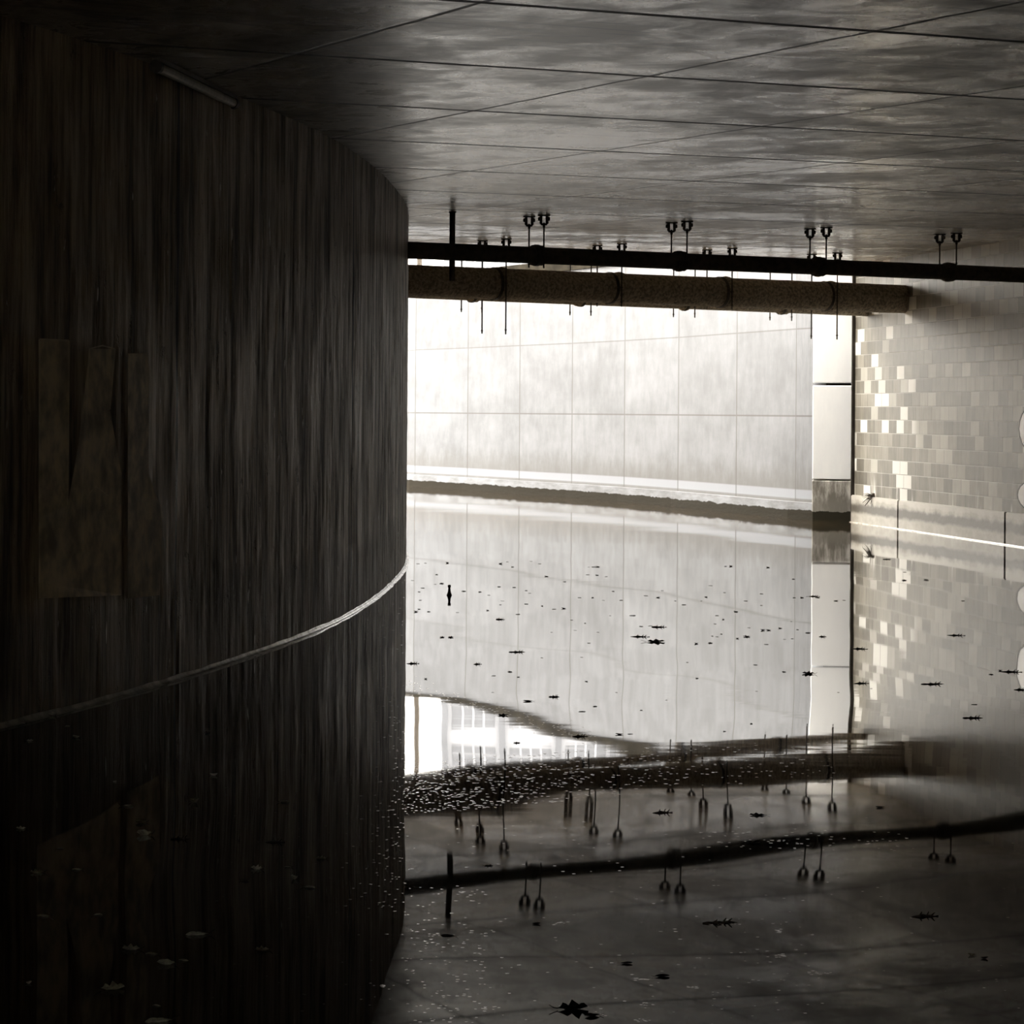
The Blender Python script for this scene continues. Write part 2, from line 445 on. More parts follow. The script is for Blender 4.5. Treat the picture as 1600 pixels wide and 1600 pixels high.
# right wall: blockwork above a rendered plinth with open joints
RA = Vector((5.46, 45.0, 0)); RD = Vector((6.70 - 5.46, 36.84 - 45.0, 0)).normalized()
RN = Vector((RD.y, -RD.x, 0)); RN = RN if RN.x < 0 else -RN
def rp(s, z=0.0, off=0.0):
    q = RA + RD * s + RN * off; return Vector((q.x, q.y, z))
def right_s(px):
    """arc length from the far corner at which the wall stands on pixel column px"""
    u = (px - 800) / F
    return (u * RA.y - RA.x) / (RD.x - u * RD.y)
def quad_prism(bm, s0, s1, z0, z1a, z1b, o0, o1, uvl):
    v = [bm.verts.new(rp(s, z, o)) for o in (o0, o1) for s, z in ((s0, z0), (s1, z0), (s1, z1b), (s0, z1a))]
    fs = [(4, 5, 6, 7), (0, 3, 2, 1), (0, 1, 5, 4), (1, 2, 6, 5), (2, 3, 7, 6), (3, 0, 4, 7)]
    sz = [(s0, z0), (s1, z0), (s1, z1b), (s0, z1a)] * 2
    for f in fs:
        F_ = bm.faces.new([v[i] for i in f])
        for l, i in zip(F_.loops, f):
            l[uvl].uv = (sz[i][0] + (0.3 if len(set(sz[j][0] for j in f)) == 1 and i > 3 else 0), sz[i][1])
bm = bmesh.new(); uvl = bm.loops.layers.uv.new('uv')
L = 72.0
quad_prism(bm, 0.0, L, -0.6, ceil_z(45.0) + 0.03, ceil_z(45.0 - L * 0.9886) + 0.03, -0.9, 0.0, uvl)
struct('wall_right', bm, M['right'])
JN = [0.0, right_s(1409), right_s(1577), 17.5, 26, 34, 45, 60, L]
for a, b in zip(JN, JN[1:]):
    bm = bmesh.new(); uvl = bm.loops.layers.uv.new('uv')
    quad_prism(bm, a + 0.025, b - 0.025, -0.6, 0.44, 0.44, -0.02, 0.05, uvl)
    bmesh.ops.bevel(bm, geom=[e for e in bm.edges], offset=0.012, segments=2, affect='EDGES')
    struct('plinth', bm, M['plinth'])
lip('trim_2', [rp(s * 0.5) for s in range(0, 80)], 0.018, M['wet'], 0.15, 1 if RN.dot(Vector((RD.y, -RD.x, 0))) > 0 else -1, 0.05)  # same added glint lip along the plinth

# far wall of the open cut, one straight facet per panel
JX = [566, 648, 730, 811, 893, 975, 1059, 1150, 1243, 1288]
JZ = [69.5, 64.6, 62.2, 59.6, 57.3, 54.9, 52.3, 49.3, 46.6, 45.65]
fp = []
for x, d in zip(JX, JZ):
    u, v = ray(x, 760); fp.append(Vector((u * d, d, 0)))
fp = [Vector((-40, 104, 0)), Vector((-20, 93, 0)), Vector((-12, 84, 0)), Vector((-8.2, 77, 0))] + fp
def ribbon(zlo, zhi, off, thick):
    bm = bmesh.new(); uvl = bm.loops.layers.uv.new('uv'); prev = None
    for i, p in enumerate(fp):
        a = fp[max(i - 1, 0)]; b = fp[min(i + 1, len(fp) - 1)]
        t = (b - a).normalized(); nr = Vector((t.y, -t.x, 0))
        if nr.y > 0: nr = -nr
        q = p + nr * off; w = p - nr * thick
        row = [bm.verts.new((q.x, q.y, zlo)), bm.verts.new((q.x, q.y, zhi)), bm.verts.new((w.x, w.y, zhi)), bm.verts.new((w.x, w.y, zlo))]
        if prev:
            for k in range(4):
                f = bm.faces.new((prev[k], row[k], row[(k + 1) % 4], prev[(k + 1) % 4]))
                zz = [zlo, zhi, zhi, zlo]
                for l, (uu, z_) in zip(f.loops, ((i - 1, zz[k]), (i, zz[k]), (i, zz[(k + 1) % 4]), (i - 1, zz[(k + 1) % 4]))):
                    l[uvl].uv = (uu, z_)
        else: bm.faces.new(row)
        prev = row
    bm.faces.new(prev[::-1])
    return bm
struct('wall_back', ribbon(-0.6, 4.62, 0.0, 0.5), M['far'])
struct('trim_3', ribbon(-0.6, 0.275, 0.14, 0.1), M['ledge'])
struct('trim_4', ribbon(4.62, 4.84, 0.06, 0.56), M['coping'])
# ground behind the far wall
bm = bmesh.new()
g = [(bm.verts.new((p.x + 0.25, p.y + 0.15, 4.55)), bm.verts.new((p.x * 3 + 60, 150 + p.y, 4.55))) for p in fp]
for (a, b), (c, d) in zip(g, g[1:]): bm.faces.new((a, c, d, b))
struct('bank_ground', bm, M['soil'])

# white pier between far wall and block wall, in three lifts
pa = at_depth(1268.5, 814, 45.3); pb = at_depth(1336, 817, 45.05)
def pier_lift(z0, z1, ex=0.0):
    bm = bmesh.new()
    a = Vector((pa.x - ex, pa.y - ex, 0)); b = Vector((pb.x + 0.25, pb.y - ex, 0))
    v = [bm.verts.new((x, y, z)) for z in (z0, z1) for x, y in ((a.x, a.y), (b.x, b.y), (b.x + 0.3, b.y + 1.6), (a.x + 0.19, a.y + 1.6))]
    for f in ((0, 3, 2, 1), (4, 5, 6, 7), (0, 1, 5, 4), (1, 2, 6, 5), (2, 3, 7, 6), (3, 0, 4, 7)): bm.faces.new([v[i] for i in f])
    bmesh.ops.bevel(bm, geom=list(bm.edges), offset=0.012, segments=1, affect='EDGES')
    return bm
pier = empty('pier', (0, 0, 0), label='bright white pier standing in the water at the far end of the block wall', cat='pier')
obj('pier_block', pier_lift(-0.5, 0.655), M['pier'], pier)
obj('pier_block', pier_lift(0.675, 2.185), M['pier'], pier)
obj('pier_block', pier_lift(2.225, 4.6), M['pier'], pier)
bm = bmesh.new()
box(bm, ((pa.x + pb.x) / 2 + 0.1, (pa.y + pb.y) / 2 + 0.85, 2.0), (0.40, 1.1, 4.9))
obj('joint_filler', bm, M['dark_edge'], pier)
bm = bmesh.new()  # added dark strip stands in for the wall corner's dark face
c = rp(0.03, 0, 0.02)
box(bm, (c.x, c.y - 0.02, 1.95), (0.055, 0.055, 4.7), Matrix.Rotation(0.12, 4, 'Z'), 0.006)
tag(obj('corner_dark_strip', bm, M['dark_edge']), 'thin dark upright strip at the end corner of the block wall beside the white pier', 'post')

# unseen wall added far behind the camera, its gap sized for fill light
bm = bmesh.new(); box(bm, (-8, -25.2, 1.5), (20, 0.4, 4.6)); box(bm, (15.5, -25.2, 1.5), (20, 0.4, 4.6)); struct('rear_light_block', bm, M['left'])

# ---------------------------------------------------------------- pipes
def pipe(name, a, b, r, ring_ps, mat, label, cat='pipe', ringr=1.16, ringw=0.05):
    root = empty(name, a, label=label, cat=cat)
    bm = bmesh.new(); d = b - a; n = 60
    tube(bm, [d * (i / n) for i in range(n + 1)], r, 28, True, 0.02)
    obj('pipe_run', bm, mat, root, smooth=True)
    t = d.normalized()
    for p in ring_ps:
        q = p - a; bm = bmesh.new()
        tube(bm, [q - t * ringw, q - t * ringw * 0.85, q - t * 0.012, q, q + t * 0.012, q + t * ringw * 0.85, q + t * ringw],
             [r * 1.01, r * ringr, r * ringr, r * ringr * 1.03, r * ringr, r * ringr, r * 1.01], 28)
        obj('coupling', bm, mat, root, smooth=False)
    return root
def line_from(pl, pr, zl, zr):
    """two pixels with the heights of the pipe axis above the eye"""
    out = []
    for (x, y), h in ((pl, zl), (pr, zr)):
        u, v = ray(x, y); d = h / v; out.append(Vector((u * d, d, CAM_H + h)))
    return out
def at_px(a, b, px):
    """point of the axis a-b on pixel column px"""
    lo, hi = -0.5, 1.5
    for _ in range(40):
        m = (lo + hi) / 2; p = a.lerp(b, m)
        y = p.z - CAM_H
        x = 800 + F * p.x / p.y; yy = 644 - F * y / p.y
        X = x - (yy - 644) * ROLL
        if X < px: lo = m
        else: hi = m
    return a.lerp(b, m)

A1, B1 = line_from((640, 391), (1600, 430), 1.82, 1.82)
A2, B2 = line_from((640, 438.5), (1425, 468), 1.735, 1.735)
A3 = at_depth(640, 454, 39.15); B3 = at_depth(1358, 484, 44.3)
def ext(a, b, ea, eb):
    t = (b - a).normalized(); return a - t * ea, b + t * eb
P1 = ext(A1, B1, 0.35, 0.35); P2 = ext(A2, B2, 0.75, 0.25); P3 = ext(A3, B3, 1.0, 0.2)
x1 = [838, 1061, 1278, 1481]; x2 = [772, 952, 1124, 1288]; x3 = [737, 907, 1069, 1220]
pipe('thin_pipe', *P1, 0.098, [at_px(A1, B1, x + 1) for x in (838, 1061, 1278, 1481)], M['pipe_thin'],
     'thin black pipe hung nearest the viewer, highest of the three', ringr=1.2, ringw=0.075)
pipe('wide_pipe', *P2, 0.212, [at_px(A2, B2, x) for x in (783, 966, 1133, 1297, 1421)], M['pipe_fat'],
     'widest brown iron pipe crossing below and behind the thin black pipe', ringr=1.07, ringw=0.045)
pipe('rear_pipe', *P3, 0.105, [at_px(A3, B3, x) for x in (740, 905, 1069, 1224)], M['pipe_fat'],
     'narrow pipe mostly hidden behind the wide pipe, its underside showing', ringr=1.2, ringw=0.06)

def ring_strap(bm, c, t, r, w, th):
    """flat strap round a pipe"""
    up = Vector((0, 0, 1)); s = t.cross(up).normalized(); n = 28; rows = []
    for dd, rr in ((-w, r), (-w, r + th), (w, r + th), (w, r)):
        rows.append([bm.verts.new(c + t * dd + (s * math.cos(2 * math.pi * k / n) + up * math.sin(2 * math.pi * k / n)) * rr) for k in range(n)])
    for i in range(4):
        a, b = rows[i], rows[(i + 1) % 4]
        for k in range(n): bm.faces.new((a[k], a[(k + 1) % n], b[(k + 1) % n], b[k]))
def hanger(axis, px, half, rad, tip_py, label, group, big=True, mat='steel'):
    a, b = axis; c = at_px(a, b, px); t = (b - a); t.z = 0; t.normalize()
    side = Vector((-t.y, t.x, 0))
    if side.y < 0: side = -side
    root = empty('pipe_hanger', (c.x, c.y, c.z), label=label, cat='pipe hanger', group=group)
    m = Matrix.Rotation(math.atan2(t.y, t.x), 4, 'Z')
    zt = CAM_H + (ray(px, tip_py)[1]) * c.y - c.z          # lower end of the rods
    for sg in (1, -1):
        o = side * (half * sg); top = ceil_z(c.y + o.y) - c.z
        # bracket: ceiling plate, two lugs, cross bolt, open middle
        k = 1.0 if big else 0.85
        bm = bmesh.new()
        box(bm, o + Vector((0, 0, top - 0.006)), (0.14 * k, 0.08, 0.014), None)
        for q in (-1, 1):
            box(bm, o + Vector((q * 0.034 * k, 0, top - 0.055 * k)), (0.032, 0.05, 0.10 * k), None, 0.003)
            box(bm, o + Vector((q * 0.056 * k, 0, top - 0.045 * k)), (0.028, 0.035, 0.045), None, 0.005)
            box(bm, o + Vector((q * 0.046 * k, 0, top - 0.085 * k)), (0.014, 0.030, 0.022), None, 0.004)
        box(bm, o + Vector((0, 0, top - 0.108 * k)), (0.075 * k, 0.05, 0.024), None, 0.003)
        obj('bracket', bm, M[mat], root)
        bm = bmesh.new()
        tube(bm, [o + Vector((0, 0, top - 0.085 * k)), o + Vector((0, 0, zt + (0.02 if sg > 0 else 0)))], 0.0095, 8)
        rod = obj('rod', bm, M['steel'], root)
        bm = bmesh.new()
        tube(bm, [o + Vector((0, 0, top - 0.145 * k)), o + Vector((0, 0, top - 0.115 * k))], 0.018, 6)
        obj('nut', bm, M['steel'], root)
        bm = bmesh.new()
        tube(bm, [o + Vector((0, 0, zt + 0.05)), o + Vector((0, 0, zt + 0.07))], 0.016, 6)
        obj('nut', bm, M['steel'], root)
    bm = bmesh.new()
    ring_strap(bm, Vector((0, 0, 0)), t, rad * (1.2 if rad < 0.15 else 1.02), 0.022, 0.008)
    box(bm, side * (half / 2 + rad * 0.55) , (0.03, half - rad * 1.1 + 0.03, 0.012), m)
    box(bm, -side * (half / 2 + rad * 0.55), (0.03, half - rad * 1.1 + 0.03, 0.012), m)
    obj('strap', bm, M['steel'], root)
    return root
nm = ['first', 'second', 'third', 'fourth']
t1 = ['leftmost hanger on the thin black pipe, with clawed ceiling brackets and rods', 'second hanger from the left on the thin black pipe',
      'third hanger from the left on the thin black pipe, above the wide pipe', 'rightmost hanger on the thin black pipe, in front of the block wall']
for x, l in zip(x1, t1): hanger((A1, B1), x, 0.165, 0.098, 420, l, 'hangers of the thin black pipe')
t2 = ['leftmost hanger of the wide pipe, long rods with rusty lumps below', 'second hanger from the left on the wide pipe, rods ending at its underside',
      'third hanger from the left on the wide pipe, rods ending at its underside', 'rightmost hanger of the wide pipe, long rods in front of white pier']
for x, tp, l in zip(x2, (523, 480, 484, 531), t2): hanger((A2, B2), x, 0.29, 0.212, tp, l, 'hangers of the wide pipe')
t3 = ['leftmost hanger of the rear pipe, short rods poking below the wide pipe', 'second hanger from the left on the rear pipe, rod tips below wide pipe',
      'third hanger from the left on the rear pipe, rod tips below wide pipe', 'rightmost hanger of the rear pipe, short tips left of white pier']
for x, tp, l in zip(x3, (489, 494, 497, 502), t3): hanger((A3, B3), x, 0.25, 0.105, tp, l, 'hangers of the rear pipe', False)

# stub post in front of the thin pipe
u, v = ray(707, 331); d = 1.97 / (v - 0.0095)
pt = Vector((u * d, d, 0)); zb = at_depth(707, 439, d).z
bm = bmesh.new()
box(bm, (0, 0, (ceil_z(d) + zb) / 2), (0.052, 0.052, ceil_z(d) - zb), Matrix.Rotation(0.5, 4, 'Z'), 0.004)
st = empty('ceiling_post', (pt.x, pt.y, 0), label='short square dark post hanging from the ceiling in front of the pipes', cat='post')
obj('bar', bm, M['pipe_thin'], st)
bm = bmesh.new(); box(bm, (0, 0, ceil_z(d) - 0.006), (0.065, 0.065, 0.012), Matrix.Rotation(0.5, 4, 'Z'), 0.002)
obj('base_plate', bm, M['pipe_thin'], st)

# ---------------------------------------------------------------- unlit tube lamp in the corner of left wall and ceiling
def ceil_hit(px, py):
    u, v = ray(px, py); d = 1.97 / (v - 0.0095); return Vector((u * d, d, ceil_z(d)))
ta = ceil_hit(243, 88); tb = ceil_hit(366, 148)
for p in (ta, tb): p.z -= 0.06
tl = empty('tube_lamp', ta, label='unlit tubular lamp fixed high along the top of the dark wall', cat='lamp')
dd = tb - ta; t = dd.normalized()
bm = bmesh.new()
tube(bm, [t * 0.05, dd - t * 0.05], 0.032, 14); obj('tube_cover', bm, M['tube'], tl, smooth=False)
for q in (t * 0.03, dd - t * 0.03):
    bm = bmesh.new(); tube(bm, [q - t * 0.03, q + t * 0.03], 0.040, 14); obj('end_cap', bm, M['steel'], tl)
bm = bmesh.new()
mm = Matrix.Rotation(math.atan2(t.y, t.x), 4, 'Z') @ Matrix.Rotation(-math.asin(t.z), 4, 'Y')
box(bm, dd / 2 + Vector((0, 0, 0.042)), (dd.length, 0.05, 0.026), mm); obj('batten', bm, M['steel_pale'], tl)

# ---------------------------------------------------------------- graffiti
def wall_patch(bm, poly, off):
    """poly in pixels, laid on the left wall"""
    from mathutils.geometry import tessellate_polygon
    P = []
    n = len(poly)
    dense = []
    for i in range(n):
        a, b = poly[i], poly[(i + 1) % n]
        k = max(1, int(math.hypot(b[0] - a[0], b[1] - a[1]) / 25))
        dense += [(a[0] + (b[0] - a[0]) * j / k, a[1] + (b[1] - a[1]) * j / k) for j in range(k)]
    for (x, y) in dense:
        u, v = ray(x, y)
        lo, hi = 12.0, 30.0
        for _ in range(30):                     # where the sight line meets the wall face
            m = (lo + hi) / 2
            p, nr = left_point(wall_len_at(m))
            if p.x + nr.x * off > u * p.y: hi = m
            else: lo = m
        q = p + nr * off
        P.append(Vector((q.x, q.y, CAM_H + v * q.y)))
    vs = [bm.verts.new(p) for p in P]
    for tri in tessellate_polygon([[Vector((x, y, 0)) for x, y in dense]]):
        bm.faces.new([vs[i] for i in tri])
letter = [[(62, 530), (108, 532), (107, 700), (106, 790), (122, 700), (140, 545), (180, 545), (172, 640), (190, 740), (190, 930), (62, 935)],
          [(200, 552), (232, 552), (234, 600), (232, 740), (254, 800), (250, 930), (200, 935)]]
gr = empty('faded_graffiti', (0, 0, 0), label='faded tall graffiti letters painted on the dark ribbed wall', cat='graffiti')
bm = bmesh.new()
for p in letter: wall_patch(bm, p, 0.026)
obj('letter_fill', bm, M['faded'], gr)
bm = bmesh.new()
def stroke(bm, pl, w):
    for a, b in zip(pl, pl[1:]):
        dx, dy = b[0] - a[0], b[1] - a[1]; L_ = math.hypot(dx, dy); nx, ny = -dy / L_ * w, dx / L_ * w
        wall_patch(bm, [(a[0] + nx, a[1] + ny), (b[0] + nx, b[1] + ny), (b[0] - nx, b[1] - ny), (a[0] - nx, a[1] - ny)], 0.030)
stroke(bm, [(62, 935), (62, 530), (108, 532), (107, 700), (106, 790)], 1.3)
stroke(bm, [(125, 850), (140, 545), (160, 540), (180, 545), (172, 640)], 1.1)
stroke(bm, [(130, 850), (132, 780), (150, 760), (170, 775)], 1.0)
obj('letter_outline', bm, M['fadedline'], gr)

def right_paint(name, polys, off, mat, parent):
    bm = bmesh.new()
    for poly in polys:
        f = bm.faces.new([bm.verts.new(rp(s, z, off)) for s, z in poly])
        r = bmesh.ops.extrude_face_region(bm, geom=[f])
        for v_ in [e for e in r['geom'] if isinstance(e, bmesh.types.BMVert)]: v_.co -= RN * 0.002
    return obj(name, bm, mat, parent)
sE = right_s(1600)
def blob(s, z, a, b, n=20, pw=1.0): return [(s + a * math.cos(2 * math.pi * k / n), z + b * math.sin(2 * math.pi * k / n)) for k in range(n)]
g2 = empty('white_graffiti', rp(sE + 0.5, 1.0), label='edge of white graffiti with black outline on the block wall at the frame edge', cat='graffiti')
g2.location = (0, 0, 0)
right_paint('letter_outline', [blob(sE + 0.45, 1.55, 0.66, 0.33), blob(sE + 0.35, 0.68, 0.60, 0.20)], 0.004, M['black'], g2)
right_paint('letter_fill', [blob(sE + 0.47, 1.55, 0.625, 0.31), blob(sE + 0.38, 0.68, 0.575, 0.185)], 0.007, M['white'], g2)

# dark weed tuft and drain spout stuck on the block wall
sp = rp(right_s(1367), 0, 0)
wt = empty('weed_tuft', (sp.x, sp.y, at_depth(1367, 775, sp.y).z), label='small dark tuft of dead weed sticking out of the block wall by the pier', cat='plant')
rng = random.Random(5)
bm = bmesh.new()
for i in range(26):
    d0 = RN * rng.uniform(0.05, 0.2) + RD * rng.uniform(-0.07, 0.07) + Vector((0, 0, rng.uniform(-0.16, 0.05)))
    tube(bm, [Vector((0, 0, 0)), d0 * 0.6 + Vector((0, 0, 0.02)), d0], [0.008, 0.006, 0.002], 5)
obj('stalks', bm, M['bark'], wt)
bm = bmesh.new(); bmesh.ops.create_icosphere(bm, subdivisions=2, radius=0.045)
for v_ in bm.verts: v_.co *= 1 + 0.5 * noise.noise(v_.co * 30)
obj('root_clump', bm, M['bark'], wt)

# ---------------------------------------------------------------- beyond the far wall: lamp post and pale tower
lp = Vector((0, 0, 0)); u, v = ray(653, 800)
lpd = 68.0
lpo = empty('lamp_post', (u * lpd, lpd, 4.55), label='thin dark lamp post on the bank above the far wall, mirrored in the water', cat='lamp post')
bm = bmesh.new(); tube(bm, [(0, 0, 0), (0, 0, 9)], [0.07, 0.045], 10); obj('pole', bm, M['steel'], lpo)
bm = bmesh.new(); tube(bm, [(0, 0, 8.9), (0.5, 0, 9.3), (1.1, 0, 9.35)], 0.03, 8); obj('arm', bm, M['steel'], lpo)
bm = bmesh.new(); box(bm, (1.3, 0, 9.33), (0.5, 0.2, 0.1), None, 0.03); obj('lamp_head', bm, M['steel_pale'], lpo)

tw = empty('tower_block', (2.0, 170, 4.55), label='pale office tower with a window grid beyond the far wall, mirrored in the water', cat='building')
bm = bmesh.new(); box(bm, (5, 4, 14), (22, 8, 28)); obj('wall', bm, M['tower'], tw)
for i, xx in enumerate((-6.0, -2.6, 0.8, 4.2, 7.6, 11.0, 14.4)):
    bm = bmesh.new(); box(bm, (xx, -0.15, 14), (0.35, 0.5, 28)); obj('pilaster', bm, M['pane'], tw)
for fl in range(9):
    for k in range(6):
        xx = -4.3 + 3.4 * k
        if xx > 10: continue
        bm = bmesh.new()
        box(bm, (xx, -0.03, 4 + fl * 2.6), (2.5, 0.08, 1.5))
        w_ = obj('window', bm, M['pane'], tw)
        bm = bmesh.new()
        for q in (-0.62, 0, 0.62): box(bm, (xx + q, -0.08, 4 + fl * 2.6), (0.12, 0.06, 1.5))
        box(bm, (xx, -0.08, 4 + fl * 2.6), (2.5, 0.06, 0.1))
        obj('mullion', bm, M['tower'], w_)

# ---------------------------------------------------------------- things afloat
rng = random.Random(11)
def leaf_mesh(L_, Wd, curl, seed, lobes=0):
    """a leaf with a folded midrib, thin but solid"""
    bm = bmesh.new(); n = 12; rows = []
    for i in range(n + 1):
        t_ = i / n; w = Wd * (math.sin(math.pi * t_ ** 0.8) ** 0.8 if 0 < t_ < 1 else 0.02)
        if lobes: w *= 1 + 0.35 * math.sin(t_ * lobes * 2 * math.pi)
        z = curl * L_ * (2 * t_ - 1) ** 2
        row = []
        for q in (-1, -0.5, 0, 0.5, 1):
            row.append(bm.verts.new(((t_ - 0.5) * L_, q * w, z + abs(q) * w * 0.35 - 0.001 + 0.002 * noise.noise(Vector((t_ * 5, q * 2, seed))))))
        rows.append(row)
    for a, b in zip(rows, rows[1:]):
        for k in range(4): bm.faces.new((a[k], a[k + 1], b[k + 1], b[k]))
    bmesh.ops.solidify(bm, geom=list(bm.faces), thickness=0.0012)
    me = bpy.data.meshes.new('leaf'); bm.to_mesh(me); bm.free(); return me
def twig_mesh(L_, seed):
    bm = bmesh.new(); r = random.Random(seed); pts_ = []
    for i in range(8):
        pts_.append(Vector(((i / 7 - 0.5) * L_, r.uniform(-0.05, 0.05) * L_, r.uniform(-0.002, 0.003))))
    tube(bm, pts_, [0.003, 0.006, 0.007, 0.0075, 0.007, 0.006, 0.004, 0.002], 6)
    for k in (2, 4, 5):
        b_ = pts_[k]; tube(bm, [b_, b_ + Vector((0.12 * L_, r.choice((-1, 1)) * 0.1 * L_, 0.015))], [0.004, 0.0015], 5)
    me = bpy.data.meshes.new('twig'); bm.to_mesh(me); bm.free(); return me
def stem_mesh(L_):
    bm = bmesh.new(); tube(bm, [(L_ * 0.48, 0, 0.003), (L_ * 0.62, 0.002, 0.006), (L_ * 0.75, -0.004, 0.012)], [0.0016, 0.0012, 0.001], 5)
    me = bpy.data.meshes.new('stem'); bm.to_mesh(me); bm.free(); return me
KIND = {}
for key, (L_, Wd, cu, lo) in dict(flat=(1.0, 0.22, 0.03, 0), broad=(1.0, 0.36, 0.08, 0), lobed=(1.0, 0.34, 0.06, 3), cup=(1.0, 0.42, 0.17, 0)).items():
    me = leaf_mesh(L_ * 0.1, Wd * 0.1, cu, len(key), lo); me.materials.append(M['leaf'])
    md = me.copy(); md.materials.clear(); md.materials.append(M['leafdark'])
    KIND[key] = (me, md)
stemM = stem_mesh(0.1); stemM.materials.append(M['bark'])
TW = []
for k in range(3):
    me = twig_mesh(0.1, k + 3); me.materials.append(M['bark']); TW.append(me)
for _, d_ in KIND.items():
    pass
def leaf(px, py, wpx, kind='flat', dark=False, label=None, group=None, stem=False, tall=1.0):
    p = on_water(px, py); size = wpx * p.y / F
    o = bpy.data.objects.new('leaf', KIND[kind][1 if dark else 0]); COL.objects.link(o)
    k = size / 0.1; o.location = p; o.scale = (k, k * rng.uniform(0.8, 1.2), k * tall)
    o.rotation_euler = (0, 0, rng.uniform(-0.5, 0.5) + rng.choice((0, math.pi)))
    if stem:
        s_ = bpy.data.objects.new('stem', stemM); COL.objects.link(s_); s_.parent = o
    return tag(o, label, 'leaf', group)
def twig(px, py, wpx, label, group=None):
    p = on_water(px, py); size = wpx * p.y / F
    o = bpy.data.objects.new('twig', rng.choice(TW)); COL.objects.link(o)
    k = size / 0.1; o.location = p; o.scale = (k, k, max(1.0, k * 0.6)); o.rotation_euler = (0, 0, rng.uniform(-0.25, 0.25))
    return tag(o, label, 'twig', group)

# the larger pale leaves on the dark water at the left, each with its own words
BIG = [(304, 1254, 12, 'cup', 'upright pale curled leaf on the dark water, brightest of its patch', 1.7),
       (220, 1286, 16, 'broad', 'pale leaf just above another pale leaf on the dark left water', 1.2),
       (225, 1305, 21, 'broad', 'pale crumpled leaf just below another pale leaf on dark left water', 1.6),
       (119, 1153, 11, 'cup', 'small yellowish rounded leaf near the dark wall foot', 1.0),
       (106, 1135, 8, 'flat', 'tiny pale leaf just above a yellowish one near wall foot', 1.2),
       (334, 1212, 11, 'cup', 'small pale leaf alone above the upright curled leaf', 1.0),
       (33, 1295, 14, 'lobed', 'grey ragged leaf near the left frame edge, level with the leaf pair', 1.0),
       (58, 1364, 19, 'lobed', 'ragged grey leaf in the left water above the oval leaf', 1.0),
       (68, 1432, 22, 'flat', 'long oval grey leaf at lower left', 1.0),
       (153, 1430, 14, 'flat', 'small bright flat leaf right of the long oval grey leaf', 1.2),
       (308, 1461, 34, 'flat', 'widest pale leaf strip floating in the middle of the dark left water', 1.0),
       (205, 1484, 26, 'lobed', 'dull ragged leaf left of the widest pale strip', 1.0),
       (237, 1491, 20, 'flat', 'dull thin leaf touching the ragged one in the lower left water', 1.0),
       (259, 1507, 27, 'broad', 'tan broad leaf below the dull thin leaf at lower left', 1.0),
       (287, 1501, 17, 'flat', 'dull small leaf right of the tan broad leaf', 1.0),
       (176, 1546, 35, 'lobed', 'large ragged tan leaf near the bottom left', 1.0),
       (245, 1572, 15, 'flat', 'small tan leaf just above the bottom edge leaf', 1.0),
       (248, 1597, 42, 'flat', 'long tan leaf cut by the bottom frame edge', 1.0),
       (45, 1537, 9, 'cup', 'tiny bright speck of leaf near the lower left corner', 1.2),
       (410, 1485, 19, 'lobed', 'pale leaf alone right of the widest pale strip', 1.1),
       (460, 1374, 10, 'cup', 'small upright pale leaf standing beside a flat pale one', 1.9),
       (483, 1387, 20, 'flat', 'flat pale leaf just right of a small upright leaf', 1.0),
       (401, 1358, 17, 'lobed', 'ragged pale leaf with bubbles left of the small upright leaf', 1.2),
       (383, 1377, 15, 'flat', 'thin pale leaf left and below the ragged one with bubbles', 1.0),
       (450, 1355, 11, 'flat', 'tiny flat pale leaf above the small upright leaf', 1.0),
       (502, 1342, 14, 'lobed', 'small ragged leaf near the reflected wall edge', 1.0),
       (445, 1254, 16, 'flat', 'pale flat leaf right of the upright curled leaf', 1.0),
       (199, 1260, 19, 'flat', 'dull flat leaf above the pale leaf pair', 1.0),
       (179, 1222, 6, 'cup', 'tiny dull leaf above the dull flat leaf', 1.0),
       (80, 1118, 14, 'cup', 'crumpled grey leaf touching the dark wall foot at far left', 1.2),
       (36, 1130, 8, 'flat', 'tiny grey leaf at the wall foot nearest the left frame edge', 1.0),
       (46, 1158, 12, 'lobed', 'thin ragged grey leaf below the wall foot at far left', 1.0),
       (94, 1326, 10, 'flat', 'thin bright sliver of leaf below and left of the pale pair', 1.0),
       (120, 1359, 15, 'flat', 'dull leaf sliver right of the ragged grey leaf', 1.0),
       (339, 1408, 6, 'flat', 'tiny pale speck of leaf in the middle of the dark water', 1.0),
       (324, 1145, 8, 'cup', 'small grey leaf beneath the bright line of the wall foot', 1.2)]
for x, y, w, k, l, tall in BIG:
    leaf(x, y, w * 1.1, k, False, l, 'pale leaves on the dark water at the left', True, tall * 1.8)
for x, y, w, l in ((282, 1311, 30, 'thin straight twig right of the pale leaf pair'), (430, 1316, 30, 'faint thin twig below the reflected wall streaks')):
    twig(x, y, w, l, 'twigs on the dark water at the left')

